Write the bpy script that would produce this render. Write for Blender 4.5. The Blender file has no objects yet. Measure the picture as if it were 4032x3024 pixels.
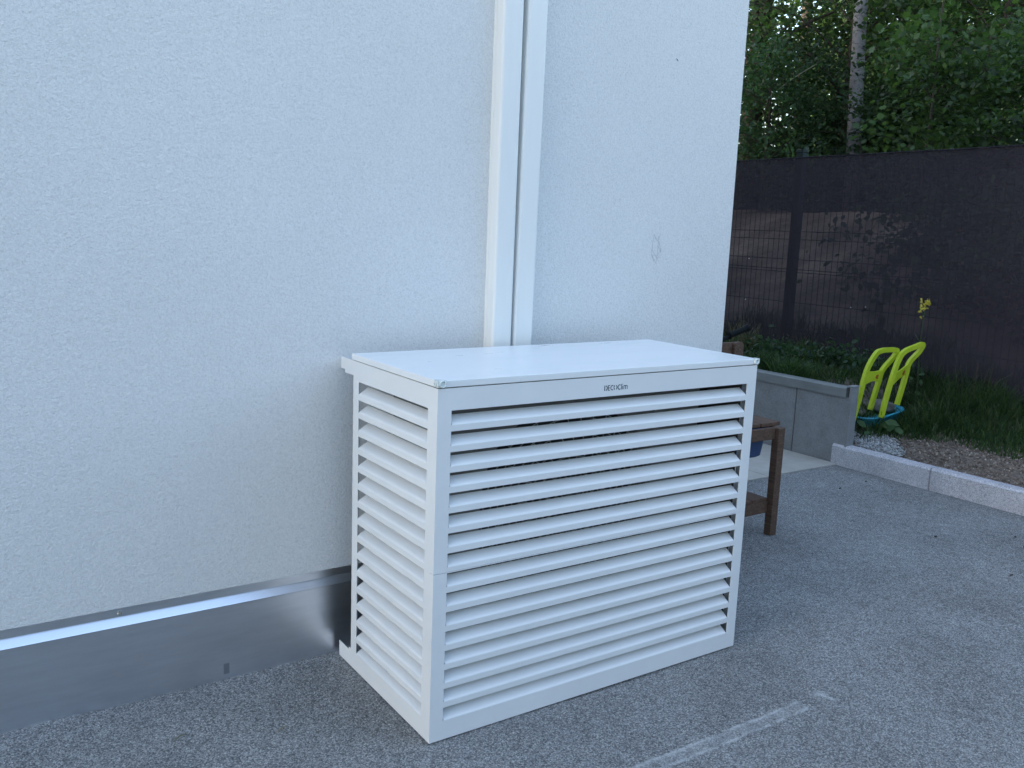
import bpy, bmesh, math, random
import numpy as np
from mathutils import Vector, Matrix, noise
random.seed(7); RNG = np.random.default_rng(7)
SC = bpy.context.scene
COL = SC.collection
R = math.radians

# ------------------------------------------------------------------ camera
cd = bpy.data.cameras.new('camera'); cam = bpy.data.objects.new('camera', cd); COL.objects.link(cam)
YAW, PITCH, ROLL = 0.601783, -0.169852, 0.039833
fw = Vector((math.sin(YAW)*math.cos(PITCH), math.cos(YAW)*math.cos(PITCH), math.sin(PITCH)))
rt = Vector((math.cos(YAW), -math.sin(YAW), 0)); up = rt.cross(fw)
rt2 = rt*math.cos(ROLL)+up*math.sin(ROLL); up2 = -rt*math.sin(ROLL)+up*math.cos(ROLL)
CAM = Vector((-1.0293, -1.8002, 1.2734))
M = Matrix((rt2, up2, -fw)).transposed().to_4x4(); M.translation = CAM
cam.matrix_world = M
cd.sensor_fit = 'HORIZONTAL'; cd.sensor_width = 36; cd.lens = 3567.8/4032*36
cd.clip_start = 0.05; cd.clip_end = 1500
SC.camera = cam

# ------------------------------------------------------------------ world, sun, exposure
SUN_EL, SUN_AZ = R(15), R(-62)          # azimuth measured from +y towards +x: low sun behind the house
W = bpy.data.worlds.new('World'); SC.world = W; W.use_nodes = True
wn = W.node_tree.nodes; wl = W.node_tree.links
sky = wn.new('ShaderNodeTexSky'); sky.sky_type = 'NISHITA'; sky.sun_disc = False
sky.sun_elevation = SUN_EL; sky.sun_rotation = SUN_AZ
sky.air_density = 1.0; sky.dust_density = 2.5; sky.ozone_density = 1.0; sky.altitude = 200
hs = wn.new('ShaderNodeHueSaturation'); hs.inputs['Saturation'].default_value = .9
wl.new(sky.outputs[0], hs.inputs['Color']); 
tint = wn.new('ShaderNodeMix'); tint.data_type = 'RGBA'; tint.blend_type = 'MULTIPLY'; tint.inputs[0].default_value = 1; tint.inputs[7].default_value = (.985, .99, 1.0, 1)
wl.new(hs.outputs[0], tint.inputs[6]); wl.new(tint.outputs[2], wn['Background'].inputs['Color'])
wn['Background'].inputs['Strength'].default_value = 0.15
sd = bpy.data.lights.new('sun', 'SUN'); sun = bpy.data.objects.new('sun', sd); COL.objects.link(sun)
sd.energy = 2.2; sd.angle = R(0.53); sd.color = (1.0, 0.93, 0.82)
sdir = Vector((math.sin(SUN_AZ)*math.cos(SUN_EL), math.cos(SUN_AZ)*math.cos(SUN_EL), math.sin(SUN_EL)))
sun.rotation_euler = sdir.to_track_quat('Z', 'Y').to_euler()
SC.view_settings.view_transform = 'Standard'; SC.view_settings.look = 'None'
SC.view_settings.gamma = 1; SC.view_settings.exposure = 2.38
SC.cycles.max_bounces = 8; SC.cycles.transparent_max_bounces = 24

# ------------------------------------------------------------------ material helper
class Mat:
    def __init__(s, name, color=(.8,.8,.8), rough=.5, metal=0.0, spec=.5):
        s.m = bpy.data.materials.new(name); s.m.use_nodes = True
        s.n = s.m.node_tree.nodes; s.l = s.m.node_tree.links
        s.b = s.n['Principled BSDF']; s.out = s.n['Material Output']
        s.b.inputs['Base Color'].default_value = (*color, 1)
        s.b.inputs['Roughness'].default_value = rough
        s.b.inputs['Metallic'].default_value = metal
        s.b.inputs['Specular IOR Level'].default_value = spec
        s.tc = s.n.new('ShaderNodeTexCoord').outputs['Object']
        s.geo = s.n.new('ShaderNodeNewGeometry')
    def pos(s, scale=(1,1,1)):
        mp = s.n.new('ShaderNodeMapping'); mp.inputs['Scale'].default_value = scale
        s.l.new(s.geo.outputs['Position'], mp.inputs['Vector']); return mp.outputs[0]
    def noise(s, scale, detail=3, rough=.5, vec=None, dist=0):
        t = s.n.new('ShaderNodeTexNoise'); t.inputs['Scale'].default_value = scale
        t.inputs['Detail'].default_value = detail; t.inputs['Roughness'].default_value = rough
        t.inputs['Distortion'].default_value = dist
        s.l.new(vec or s.geo.outputs['Position'], t.inputs['Vector']); return t.outputs['Fac']
    def vor(s, scale, feature='F1', out='Distance', vec=None):
        t = s.n.new('ShaderNodeTexVoronoi'); t.feature = feature; t.inputs['Scale'].default_value = scale
        s.l.new(vec or s.geo.outputs['Position'], t.inputs['Vector']); return t.outputs[out]
    def ramp(s, fac, stops, interp='LINEAR'):
        r = s.n.new('ShaderNodeValToRGB'); r.color_ramp.interpolation = interp
        e = r.color_ramp.elements
        while len(e) < len(stops): e.new(.5)
        for i, (p, c) in enumerate(stops):
            e[i].position = p; e[i].color = (*((c,)*3 if isinstance(c, (int, float)) else c), 1)
        s.l.new(fac, r.inputs[0]); return r.outputs[0]
    def math(s, op, a, b=None, clamp=False):
        t = s.n.new('ShaderNodeMath'); t.operation = op; t.use_clamp = clamp
        for i, v in enumerate((a, b)):
            if v is None: continue
            if isinstance(v, (int, float)): t.inputs[i].default_value = v
            else: s.l.new(v, t.inputs[i])
        return t.outputs[0]
    def mix(s, f, a, b, mode='MIX'):
        t = s.n.new('ShaderNodeMix'); t.data_type = 'RGBA'; t.blend_type = mode
        for k, v in (('Factor', f), ('A', a), ('B', b)):
            i = {'Factor': 0, 'A': 6, 'B': 7}[k]
            if isinstance(v, (int, float)): t.inputs[i].default_value = v if i == 0 else (v, v, v, 1)
            elif isinstance(v, tuple): t.inputs[i].default_value = (*v, 1)
            else: s.l.new(v, t.inputs[i])
        return t.outputs[2]
    def col(s, c): s.l.new(c, s.b.inputs['Base Color']); return s
    def rgh(s, c): s.l.new(c, s.b.inputs['Roughness']); return s
    def bump(s, h, strength=.5, dist=.01):
        t = s.n.new('ShaderNodeBump'); t.inputs['Strength'].default_value = strength; t.inputs['Distance'].default_value = dist
        s.l.new(h, t.inputs['Height']); s.l.new(t.outputs[0], s.b.inputs['Normal']); return s
    def xyz(s):
        t = s.n.new('ShaderNodeSeparateXYZ'); s.l.new(s.geo.outputs['Position'], t.inputs[0]); return t.outputs
    def translucent(s, color, amount):
        tr = s.n.new('ShaderNodeBsdfTranslucent')
        if isinstance(color, tuple): tr.inputs[0].default_value = (*color, 1)
        else: s.l.new(color, tr.inputs[0])
        mx = s.n.new('ShaderNodeMixShader'); mx.inputs[0].default_value = amount
        s.l.new(s.b.outputs[0], mx.inputs[1]); s.l.new(tr.outputs[0], mx.inputs[2]); s.l.new(mx.outputs[0], s.out.inputs[0]); return s

MAT = {}
def mk():
    # mineral render of the house wall
    m = Mat('stucco', (.78,.785,.78), .9, spec=.25)
    n1 = m.noise(195, 3, .6, dist=1.0); n2 = m.noise(90, 2, .5); n3 = m.noise(1.6, 4, .6)
    m.col(m.mix(1.0, m.ramp(n3, [(.3, (.765,.765,.755)), (.7, (.80,.80,.795))]), m.ramp(n1, [(.32, .83), (.58, 1.0)]), 'MULTIPLY'))
    m.bump(m.math('ADD', n1, m.math('MULTIPLY', n2, .6)), .85, .0036); MAT['stucco'] = m
    m = Mat('painted_white', (.79,.80,.80), .38, spec=.5)
    n = m.noise(900, 2); big = m.noise(5, 5, .65)
    m.col(m.ramp(big, [(.35, (.765,.775,.775)), (.7, (.80,.81,.81))]))
    m.rgh(m.ramp(big, [(.3, .34), (.7, .48)])); m.bump(n, .12, .0004); MAT['paint'] = m
    # lid: same paint with wiped streaks of dust
    m = Mat('painted_lid', (.82,.83,.83), .3)
    st = m.noise(7, 6, .6, m.pos((.35, 1.2, 1)), 1.5); fi = m.noise(60, 4, .7)
    m.col(m.mix(m.ramp(st, [(.42, 0), (.66, .35)]), (.82,.83,.83), (.77,.785,.79)))
    m.rgh(m.ramp(m.math('ADD', m.math('MULTIPLY', st, .8), m.math('MULTIPLY', fi, .2)), [(.34, .27), (.66, .42)])); MAT['lid'] = m
    m = Mat('duct_plastic', (.80,.80,.775), .42)
    n = m.noise(14, 4, .6, m.pos((3, 3, .4))); m.col(m.ramp(n, [(.3, (.785,.785,.76)), (.7, (.81,.81,.785))])); MAT['pvc'] = m
    # galvanised flashing
    m = Mat('galvanised_steel', (.62,.64,.68), .3, 1.0)
    n = m.noise(9, 5, .6, m.pos((.6, 1, 5))); f = m.noise(160, 3, .6, m.pos((.15, 1, 1)))
    X = m.xyz()
    st = m.math('MULTIPLY', m.math('MULTIPLY', m.math('SUBTRACT', .009, m.math('ABSOLUTE', m.math('SUBTRACT', X[0], -.326))), 400, True), m.math('MULTIPLY', m.math('SUBTRACT', .017, m.math('ABSOLUTE', m.math('SUBTRACT', X[2], .03))), 300, True))
    c = m.ramp(m.math('ADD', m.math('MULTIPLY', n, .7), m.math('MULTIPLY', f, .3)), [(.3, (.74,.77,.83)), (.7, (.84,.87,.93))])
    m.col(m.mix(m.math('MULTIPLY', st, .6), c, (.25,.27,.31)))
    m.rgh(m.ramp(m.math('ADD', m.math('MULTIPLY', n, .5), m.math('MULTIPLY', f, .5)), [(.35, .30), (.65, .38)])); m.bump(f, .03, .0004); MAT['galv'] = m
    m = Mat('zinc_screw', (.7,.7,.68), .25, 1.0); m.rgh(m.ramp(m.noise(300), [(.3,.2),(.7,.4)])); MAT['zinc'] = m
    # fine crushed gravel
    m = Mat('gravel', (.2,.21,.22), .9, spec=.2)
    c1 = m.vor(270, out='Color'); sp = m.n.new('ShaderNodeSeparateColor'); m.l.new(c1, sp.inputs[0])
    d1 = m.vor(270); d2 = m.vor(430); big = m.noise(2.2, 5, .6); mid = m.noise(22, 4, .65)
    base = m.ramp(sp.outputs[0], [(0, (.15,.152,.152)), (.45, (.31,.312,.31)), (.8, (.43,.43,.42)), (1, (.58,.57,.55))])
    tone = m.ramp(m.math('ADD', m.math('MULTIPLY', big, .6), m.math('MULTIPLY', mid, .4)), [(.33, .72), (.5, .98), (.68, 1.25)])
    c = m.mix(1.0, base, tone, 'MULTIPLY')
    c = m.mix(1.0, c, m.ramp(d1, [(.0, 1.12), (.75, .6)]), 'MULTIPLY')
    # pale dusty strip left by a board on the gravel
    X = m.xyz(); wob = m.math('MULTIPLY', m.math('SUBTRACT', m.noise(14, 4, .7), .5), .022)
    yy = m.math('ADD', X[1], wob); xx = m.math('ADD', X[0], m.math('MULTIPLY', wob, 3.0))
    def band(v, a, b, s=400): return m.math('MULTIPLY', m.math('MULTIPLY', m.math('SUBTRACT', v, a), s, True), m.math('MULTIPLY', m.math('SUBTRACT', b, v), s, True), True)
    inn = m.math('MULTIPLY', band(yy, -.378, -.324, 150), band(xx, -.2, 1.0, 60))
    edge = m.math('SUBTRACT', inn, m.math('MULTIPLY', band(yy, -.369, -.333, 150), 1.0), True)
    blob = m.math('MULTIPLY', band(yy, -.385, -.315, 90), band(xx, 1.07, 1.11, 60))
    dust = m.math('MULTIPLY', m.math('ADD', m.math('ADD', m.math('MULTIPLY', inn, .30), m.math('MULTIPLY', edge, .45)), m.math('MULTIPLY', blob, .75)), m.ramp(m.noise(26, 5, .75), [(.36, .12), (.58, 1)]), True)
    c = m.mix(dust, c, (.58,.585,.58)); m.col(c)
    h = m.math('SUBTRACT', m.math('MULTIPLY', mid, 1.5), m.math('ADD', d1, m.math('MULTIPLY', d2, .5)))
    m.bump(m.math('MULTIPLY', h, m.math('SUBTRACT', 1, m.math('MULTIPLY', dust, .7))), .75, .0035); MAT['gravel'] = m
    for nm, stops in (('stone_chip', [(0, (.17,.172,.175)), (.6, (.32,.322,.325)), (.9, (.42,.42,.41)), (1, (.54,.53,.51))]),
                      ('pale_chip', [(0, (.22,.225,.225)), (.5, (.34,.345,.345)), (1, (.5,.5,.5))]),
                      ('soil_clod', [(0, (.10,.08,.065)), (.7, (.22,.175,.145)), (.95, (.30,.26,.22)), (1, (.5,.45,.38))])):
        m = Mat(nm, rough=.9, spec=.2); m.col(m.ramp(m.geo.outputs['Random Per Island'], stops)); MAT[nm] = m
    m = Mat('paving', (.5,.47,.42), .85, spec=.3)
    m.col(m.mix(1.0, m.ramp(m.noise(5, 6, .65), [(.3, (.40,.375,.335)), (.7, (.52,.49,.44))]), m.ramp(m.noise(260, 2), [(.3, .85), (.6, 1)]), 'MULTIPLY'))
    m.bump(m.noise(180, 3), .3, .002); MAT['paving'] = m
    m = Mat('concrete', (.23,.235,.24), .85, spec=.3)
    m.col(m.mix(1.0, m.ramp(m.noise(6, 6, .7), [(.3, (.22,.222,.225)), (.7, (.31,.315,.318))]), m.ramp(m.noise(120, 4, .7), [(.35, .8), (.6, 1.05)]), 'MULTIPLY'))
    m.bump(m.noise(150, 4), .35, .002); MAT['concrete'] = m
    m = Mat('coping_metal', (.23,.245,.24), .5, .2); m.col(m.ramp(m.noise(8, 4), [(.3, (.2,.212,.208)), (.7, (.25,.262,.255))])); MAT['coping'] = m
    m = Mat('granite', (.4,.39,.41), .75, spec=.35)
    g1 = m.vor(260, out='Color'); sp = m.n.new('ShaderNodeSeparateColor'); m.l.new(g1, sp.inputs[0])
    m.col(m.mix(1.0, m.ramp(sp.outputs[0], [(0, (.3,.3,.325)), (.35, (.48,.465,.50)), (.8, (.60,.58,.61)), (1, (.7,.69,.70))]), m.ramp(m.noise(5, 5, .7), [(.3, .82), (.7, 1.08)]), 'MULTIPLY'))
    m.bump(m.noise(140, 4), .4, .003); MAT['granite'] = m
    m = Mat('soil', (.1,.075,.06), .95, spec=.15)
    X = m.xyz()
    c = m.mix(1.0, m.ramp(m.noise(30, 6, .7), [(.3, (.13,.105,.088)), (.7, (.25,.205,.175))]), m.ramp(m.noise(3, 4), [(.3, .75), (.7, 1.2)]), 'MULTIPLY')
    c = m.mix(m.math('MULTIPLY', m.math('SUBTRACT', X[0], 4.62), 4, True), c, m.mix(1.0, m.ramp(m.noise(.9, 3, .55), [(.34, (.16,.12,.095)), (.50, (.38,.285,.225)), (.64, (.70,.53,.42))]), m.ramp(m.noise(11, 5, .7), [(.3, .65), (.7, 1.15)]), 'MULTIPLY'))  # bank beyond the fence: mottled sunlight painted as paler soil patches
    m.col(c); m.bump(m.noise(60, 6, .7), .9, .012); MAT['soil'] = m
    # timber
    m = Mat('stained_wood', (.12,.06,.035), .6, spec=.3)
    g = m.noise(18, 6, .65, m.pos((4, .35, 6)), .6); k = m.vor(5.5, vec=m.pos((1.6, 1, 1.6)))
    c = m.ramp(g, [(.3, (.075,.043,.030)), (.55, (.13,.078,.054)), (.75, (.185,.115,.08))])
    c = m.mix(m.ramp(k, [(.0, .75), (.09, 0)]), c, (.04,.022,.014)); m.col(c); m.bump(g, .2, .002); MAT['wood'] = m
    m = Mat('blue_plastic', (.06,.12,.27), .45); m.col(m.ramp(m.noise(20, 3), [(.3, (.055,.105,.24)), (.7, (.07,.13,.28))])); MAT['blue'] = m
    m = Mat('lime_plastic', (.52,.66,.02), .45); m.col(m.ramp(m.noise(12, 4), [(.3, (.50,.63,.025)), (.7, (.64,.76,.05))])); m.translucent((.6,.78,.03), .15); MAT['lime'] = m
    m = Mat('red_sticker', (.45,.06,.02), .5); m.col(m.ramp(m.noise(90, 2), [(.4, (.45,.05,.02)), (.6, (.36,.12,.03))])); MAT['red'] = m
    m = Mat('turquoise_plastic', (.03,.30,.42), .4); m.col(m.ramp(m.noise(40, 3), [(.35, (.02,.22,.33)), (.65, (.05,.38,.5))])); MAT['turq'] = m
    m = Mat('grey_rock', (.15,.13,.12), .9); m.col(m.ramp(m.noise(15, 5), [(.3, (.10,.095,.09)), (.7, (.19,.17,.155))])); m.bump(m.noise(40, 5), .6, .01); MAT['rock'] = m
    m = Mat('black_rubber', (.008,.009,.010), .75, spec=.15); m.bump(m.noise(200, 2), .2, .001); MAT['rubber'] = m
    m = Mat('dark_green_metal', (.012,.022,.02), .6, spec=.2); m.rgh(m.ramp(m.noise(50), [(.3, .55), (.7, .75)])); MAT['post'] = m
    m = Mat('letter_dark', (.015,.035,.05), .6); m.rgh(m.ramp(m.noise(50), [(.3, .5), (.7, .7)])); MAT['letter'] = m
    m = Mat('pencil', (.42,.43,.45), .8); m.rgh(m.ramp(m.noise(50), [(.3, .7), (.7, .9)])); MAT['pencil'] = m
    m = Mat('clear_silicone', (.82,.88,.86), .25); m.b.inputs['Transmission Weight'].default_value = .15; m.b.inputs['IOR'].default_value = 1.42
    m.rgh(m.ramp(m.noise(200), [(.3, .12), (.7, .3)])); MAT['silicone'] = m
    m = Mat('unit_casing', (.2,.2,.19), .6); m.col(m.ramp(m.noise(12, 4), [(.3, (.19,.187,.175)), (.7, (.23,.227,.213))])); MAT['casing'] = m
    m = Mat('black_grille', (.02,.022,.025), .5); m.rgh(m.ramp(m.noise(60), [(.3, .4), (.7, .6)])); MAT['grille'] = m
    m = Mat('darkening_plate', (.03,.028,.025), .6); m.rgh(m.ramp(m.noise(60), [(.3, .5), (.7, .7)])); MAT['darkening'] = m
    m = Mat('wire_grey', (.33,.33,.30), .45); m.rgh(m.ramp(m.noise(60), [(.3, .4), (.7, .6)])); MAT['wire'] = m
    # woven screening cloth: partly see-through
    m = Mat('screen_cloth', (.03,.027,.034), .9, spec=.1)
    wv = m.noise(40, 3, .6, m.pos((1, .25, 6))); fi = m.noise(420, 2, .5, m.pos((1, .6, 3)))
    m.col(m.mix(1.0, m.ramp(wv, [(.3, (.034,.028,.036)), (.7, (.048,.040,.049))]), m.ramp(fi, [(.3, .7), (.7, 1.25)]), 'MULTIPLY'))
    tr = m.n.new('ShaderNodeBsdfTransparent'); mx = m.n.new('ShaderNodeMixShader')
    m.l.new(m.ramp(m.math('ADD', m.math('MULTIPLY', wv, .5), m.math('MULTIPLY', fi, .5)), [(.3, .09), (.7, .17)]), mx.inputs[0])
    m.l.new(m.b.outputs[0], mx.inputs[1]); m.l.new(tr.outputs[0], mx.inputs[2]); m.l.new(mx.outputs[0], m.out.inputs[0]); MAT['cloth'] = m
    # plants
    def leaf(nm, a, b, c, tl, amt=.35, pos=False):
        m = Mat(nm, rough=.5, spec=.35)
        r = m.ramp(m.geo.outputs['Random Per Island'], [(0, a), (.6, b), (1, c)])
        r = m.mix(1.0, r, m.ramp(m.noise(.9, 3, .6), [(.32, .65), (.68, 1.3)]), 'MULTIPLY')
        m.col(r); t = m.mix(1.0, r, tl, 'MULTIPLY'); m.translucent(t, amt); MAT[nm] = m
    leaf('leaf_dark', (.022,.044,.024), (.034,.068,.034), (.052,.095,.042), (1.6,2.0,1.0))
    leaf('leaf_mid', (.023,.046,.023), (.036,.069,.030), (.060,.103,.038), (1.9,2.2,.9), .4)
    leaf('leaf_maple', (.038,.075,.032), (.053,.103,.038), (.078,.138,.044), (1.6,1.8,.8), .35)
    leaf('grass_blade', (.022,.048,.020), (.044,.088,.030), (.10,.15,.055), (1.4,1.7,.7), .35)
    leaf('grass_dry', (.08,.085,.04), (.12,.115,.06), (.16,.145,.08), (1.3,1.3,.9), .3)
    leaf('weed_leaf', (.035,.075,.03), (.05,.10,.035), (.07,.12,.04), (1.3,1.6,.8), .3)
    m = Mat('yellow_petal', (.6,.5,.04), .6); m.col(m.ramp(m.noise(200), [(.3, (.5,.42,.03)), (.7, (.65,.56,.06))])); MAT['petal'] = m
    m = Mat('birch_bark', (.3,.29,.29), .85, spec=.2)
    v = m.noise(12, 4, .7, m.pos((1.0, 1.0, 3.2)), 1.2); w2 = m.noise(2.5, 3)
    hz = m.math('MULTIPLY', m.math('SUBTRACT', 3.0, m.xyz()[2]), .8, True)
    c = m.mix(m.ramp(v, [(.54, 0), (.64, .85)]), m.ramp(w2, [(.3, (.19,.182,.185)), (.7, (.30,.292,.30))]), (.05,.042,.038))
    c = m.mix(m.math('MULTIPLY', hz, .45), c, (.12,.085,.07)); m.col(c); m.bump(v, .3, .006); MAT['birch'] = m
    m = Mat('bark', (.06,.05,.04), .9, spec=.15); v = m.noise(14, 5, .7, m.pos((2, 2, .5)))
    m.col(m.ramp(v, [(.3, (.035,.03,.025)), (.7, (.10,.085,.07))])); m.bump(v, .8, .02); MAT['bark'] = m
    m = Mat('twig', (.18,.17,.12), .8); m.col(m.ramp(m.noise(40), [(.3, (.15,.15,.1)), (.7, (.24,.23,.17))])); MAT['twig'] = m
    m = Mat('roof_tile', (.05,.05,.055), .8); m.col(m.ramp(m.noise(20), [(.3, .04), (.7, .07)])); MAT['roof'] = m
mk()

# ------------------------------------------------------------------ mesh helpers
class MB:
    def __init__(s): s.v = []; s.f = []; s.sm = False
    def add(s, vs, fs):
        o = len(s.v); s.v += [tuple(p) for p in vs]; s.f += [tuple(i+o for i in f) for f in fs]; return s
    def box(s, x0, x1, y0, y1, z0, z1):
        return s.add([(x0,y0,z0),(x1,y0,z0),(x1,y1,z0),(x0,y1,z0),(x0,y0,z1),(x1,y0,z1),(x1,y1,z1),(x0,y1,z1)],
                     [(0,3,2,1),(4,5,6,7),(0,1,5,4),(1,2,6,5),(2,3,7,6),(3,0,4,7)])
    def prism(s, prof, axis, a, b):
        """closed 2-D profile extruded along an axis: 'x' profile=(y,z), 'y' profile=(x,z), 'z' profile=(x,y)"""
        f = {'x': lambda p, t: (t, p[0], p[1]), 'y': lambda p, t: (p[0], t, p[1]), 'z': lambda p, t: (p[0], p[1], t)}[axis]
        n = len(prof)
        return s.add([f(p, a) for p in prof]+[f(p, b) for p in prof],
                     [tuple(range(n))[::-1], tuple(range(n, 2*n))]+[(i, (i+1) % n, n+(i+1) % n, n+i) for i in range(n)])
    def slab(s, quad, nrm, t):
        nrm = Vector(nrm).normalized()*t; q = [Vector(p) for p in quad]
        return s.add([*q, *[p+nrm for p in q]], [(0,3,2,1),(4,5,6,7),(0,1,5,4),(1,2,6,5),(2,3,7,6),(3,0,4,7)])
    def tube(s, pts, rad, n=8, caps=True, squash=None):
        pts = [Vector(p) for p in pts]; k = len(pts)
        if isinstance(rad, (int, float)): rad = [rad]*k
        o = len(s.v); ref = None
        for i, p in enumerate(pts):
            t = (pts[min(i+1, k-1)]-pts[max(i-1, 0)]).normalized()
            if ref is None: ref = Vector((0,0,1)) if abs(t.z) < .9 else Vector((1,0,0))
            u = (ref-t*ref.dot(t)).normalized(); w = t.cross(u); ref = u
            for j in range(n):
                a = 2*math.pi*j/n; s.v.append(tuple(p+(u*math.cos(a)*(squash or 1)+w*math.sin(a))*rad[i]))
        for i in range(k-1):
            for j in range(n): s.f.append((o+i*n+j, o+i*n+(j+1) % n, o+(i+1)*n+(j+1) % n, o+(i+1)*n+j))
        if caps: s.f += [tuple(o+j for j in range(n))[::-1], tuple(o+(k-1)*n+j for j in range(n))]
        return s
    def torus(s, c, r, rr, axis='y', n=20, m=8):
        c = Vector(c); pts = []
        for i in range(n):
            a = 2*math.pi*i/n
            for j in range(m):
                b = 2*math.pi*j/m; q = r+rr*math.cos(b)
                d = {'y': (q*math.cos(a), rr*math.sin(b), q*math.sin(a)), 'x': (rr*math.sin(b), q*math.cos(a), q*math.sin(a)), 'z': (q*math.cos(a), q*math.sin(a), rr*math.sin(b))}[axis]
                pts.append(c+Vector(d))
        return s.add(pts, [(i*m+j, ((i+1) % n)*m+j, ((i+1) % n)*m+(j+1) % m, i*m+(j+1) % m) for i in range(n) for j in range(m)])
    def build(s, name, mat, parent=None, smooth=False, bevel=0):
        me = bpy.data.meshes.new(name)
        off = Vector((0,0,0))
        p = parent
        while p is not None: off += p.location; p = p.parent
        me.from_pydata([tuple(Vector(v)-off) for v in s.v], [], s.f)
        me.materials.append(MAT[mat].m)
        bm = bmesh.new(); bm.from_mesh(me); bmesh.ops.recalc_face_normals(bm, faces=bm.faces)
        bm.to_mesh(me); bm.free()
        if smooth: me.shade_smooth()
        o = bpy.data.objects.new(name, me); COL.objects.link(o)
        if parent: o.parent = parent
        if bevel:
            b = o.modifiers.new('bevel', 'BEVEL'); b.width = bevel; b.segments = 2; b.limit_method = 'ANGLE'; b.angle_limit = R(40)
        return o
def np_mesh(name, V, F, mat, parent=None, smooth=False):
    """V (n,3) array, F (m,k) array"""
    me = bpy.data.meshes.new(name); V = np.asarray(V, np.float32).copy(); F = np.asarray(F, np.int32)
    p = parent
    while p is not None: V -= np.array(p.location, np.float32); p = p.parent
    me.vertices.add(len(V)); me.vertices.foreach_set('co', V.ravel())
    k = F.shape[1]; me.loops.add(F.size); me.loops.foreach_set('vertex_index', F.ravel())
    me.polygons.add(len(F)); me.polygons.foreach_set('loop_start', np.arange(0, F.size, k, dtype=np.int32))
    if smooth: me.polygons.foreach_set('use_smooth', np.ones(len(F), bool))
    me.update(calc_edges=True); me.materials.append(MAT[mat].m)
    o = bpy.data.objects.new(name, me); COL.objects.link(o)
    if parent: o.parent = parent
    return o
def tag(o, label, cat, group=None):
    o['label'] = label; o['category'] = cat
    if group: o['group'] = group
    return o
def thing(name, loc, label, cat, group=None):
    o = bpy.data.objects.new(name, None); o.empty_display_size = .1; COL.objects.link(o); o.location = loc
    return tag(o, label, cat, group)
def struct(o): o['kind'] = 'structure'; return o
def stuff(o, label, cat): tag(o, label, cat); o['kind'] = 'stuff'; return o
def rounded(w0, w1, h0, h1, r, n=5):
    out = []
    for cx, cy, a0 in ((w1-r, h0+r, -90), (w1-r, h1-r, 0), (w0+r, h1-r, 90), (w0+r, h0+r, 180)):
        for i in range(n+1):
            a = R(a0+90*i/n); out.append((cx+r*math.cos(a), cy+r*math.sin(a)))
    return out
def sstep(a, b, x): t = min(1, max(0, (x-a)/(b-a))); return t*t*(3-2*t)

# ------------------------------------------------------------------ ground
def grid(name, xs, ys, zf, mat):
    X, Y = np.meshgrid(xs, ys, indexing='ij')
    Z = np.array([[zf(x, y) for y in ys] for x in xs])
    V = np.stack([X, Y, Z], -1).reshape(-1, 3); nx, ny = len(xs), len(ys)
    i, j = np.meshgrid(np.arange(nx-1), np.arange(ny-1), indexing='ij'); a = (i*ny+j).ravel()
    F = np.stack([a, a+ny, a+ny+1, a+1], 1)
    return np_mesh(name, V, F, mat, smooth=True)
def axis(lo, hi, step, far): return sorted(set([-far, -far/3, -40, -15, -7] + [round(v, 4) for v in np.arange(lo, hi, step)] + [15, 40, far/3, far]))
def gz(x, y):
    if not (-3 < x < 3.42 and -2 < y < 1.5): return 0.0
    f = min(1, 4*min(x+3, 3.42-x, y+2, 1.5-y)); f = max(0, f)
    z = .004*noise.noise((x*2.3, y*2.3, 0))+.0022*noise.noise((x*14, y*14, 3))
    near = sstep(.5, .15, y) if y < .5 else 0
    z -= .0015
    if y > .5: z += .004*sstep(.5, .58, y)*(.4+noise.noise((x*6, 1, 2)))
    return z*f
struct(grid('ground', axis(-3, 3.45, .035, 400), axis(-2, 1.55, .035, 400), gz, 'gravel'))

def terrain(x, y):
    low = .112+.06*sstep(3.49, 3.9, x)+.10*max(0, min(1, (x-3.9)/.7))
    high = .40+.02*max(0, min(1, (x-3.5)/1.1))
    z = low+(high-low)*sstep(1.32, 1.75, y)
    if x > 4.7: z += (x-4.7)*.40 if x < 7.6 else 2.9*.40+(x-7.6)*.02
    z += .010*noise.noise((x*5, y*5, 0))*sstep(3.49, 3.6, x)+.006*noise.noise((x*22, y*22, 1))*sstep(3.49, 3.55, x)
    if x > 5: z += (.05 if x < 8 else .12)*noise.noise((x*.8, y*.8, 4))
    return z
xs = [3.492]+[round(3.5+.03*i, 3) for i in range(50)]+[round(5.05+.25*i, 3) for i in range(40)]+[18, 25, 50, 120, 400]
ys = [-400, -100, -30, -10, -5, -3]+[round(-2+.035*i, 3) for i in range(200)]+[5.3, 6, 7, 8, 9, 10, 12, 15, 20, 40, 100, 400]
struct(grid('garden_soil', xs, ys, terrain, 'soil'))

# stone chips lying in the gravel, soil clods, pale gravel heap
OCT_F = np.array([(0,2,4),(2,1,4),(1,3,4),(3,0,4),(2,0,5),(1,2,5),(3,1,5),(0,3,5)])
def chips(name, P, size, mat, label, cat, flat=.6):
    n = len(P); T = np.array([(1,0,0),(-1,0,0),(0,1,0),(0,-1,0),(0,0,1),(0,0,-1)], float)
    s = size[:, None, None]*(RNG.uniform(.55, 1.15, (n, 6, 1)))
    V = T[None]*s; V[:, :, 2] *= flat
    V += RNG.normal(0, .16, V.shape)*size[:, None, None]
    a = RNG.uniform(0, 6.28, n); c, d = np.cos(a)[:, None], np.sin(a)[:, None]
    x = V[:, :, 0]*c-V[:, :, 1]*d; y = V[:, :, 0]*d+V[:, :, 1]*c
    V = np.stack([x, y, V[:, :, 2]], -1)+P[:, None, :]
    F = (OCT_F[None]+(np.arange(n)*6)[:, None, None]).reshape(-1, 3)
    return stuff(np_mesh(name, V.reshape(-1, 3), F, mat), label, cat)
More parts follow.
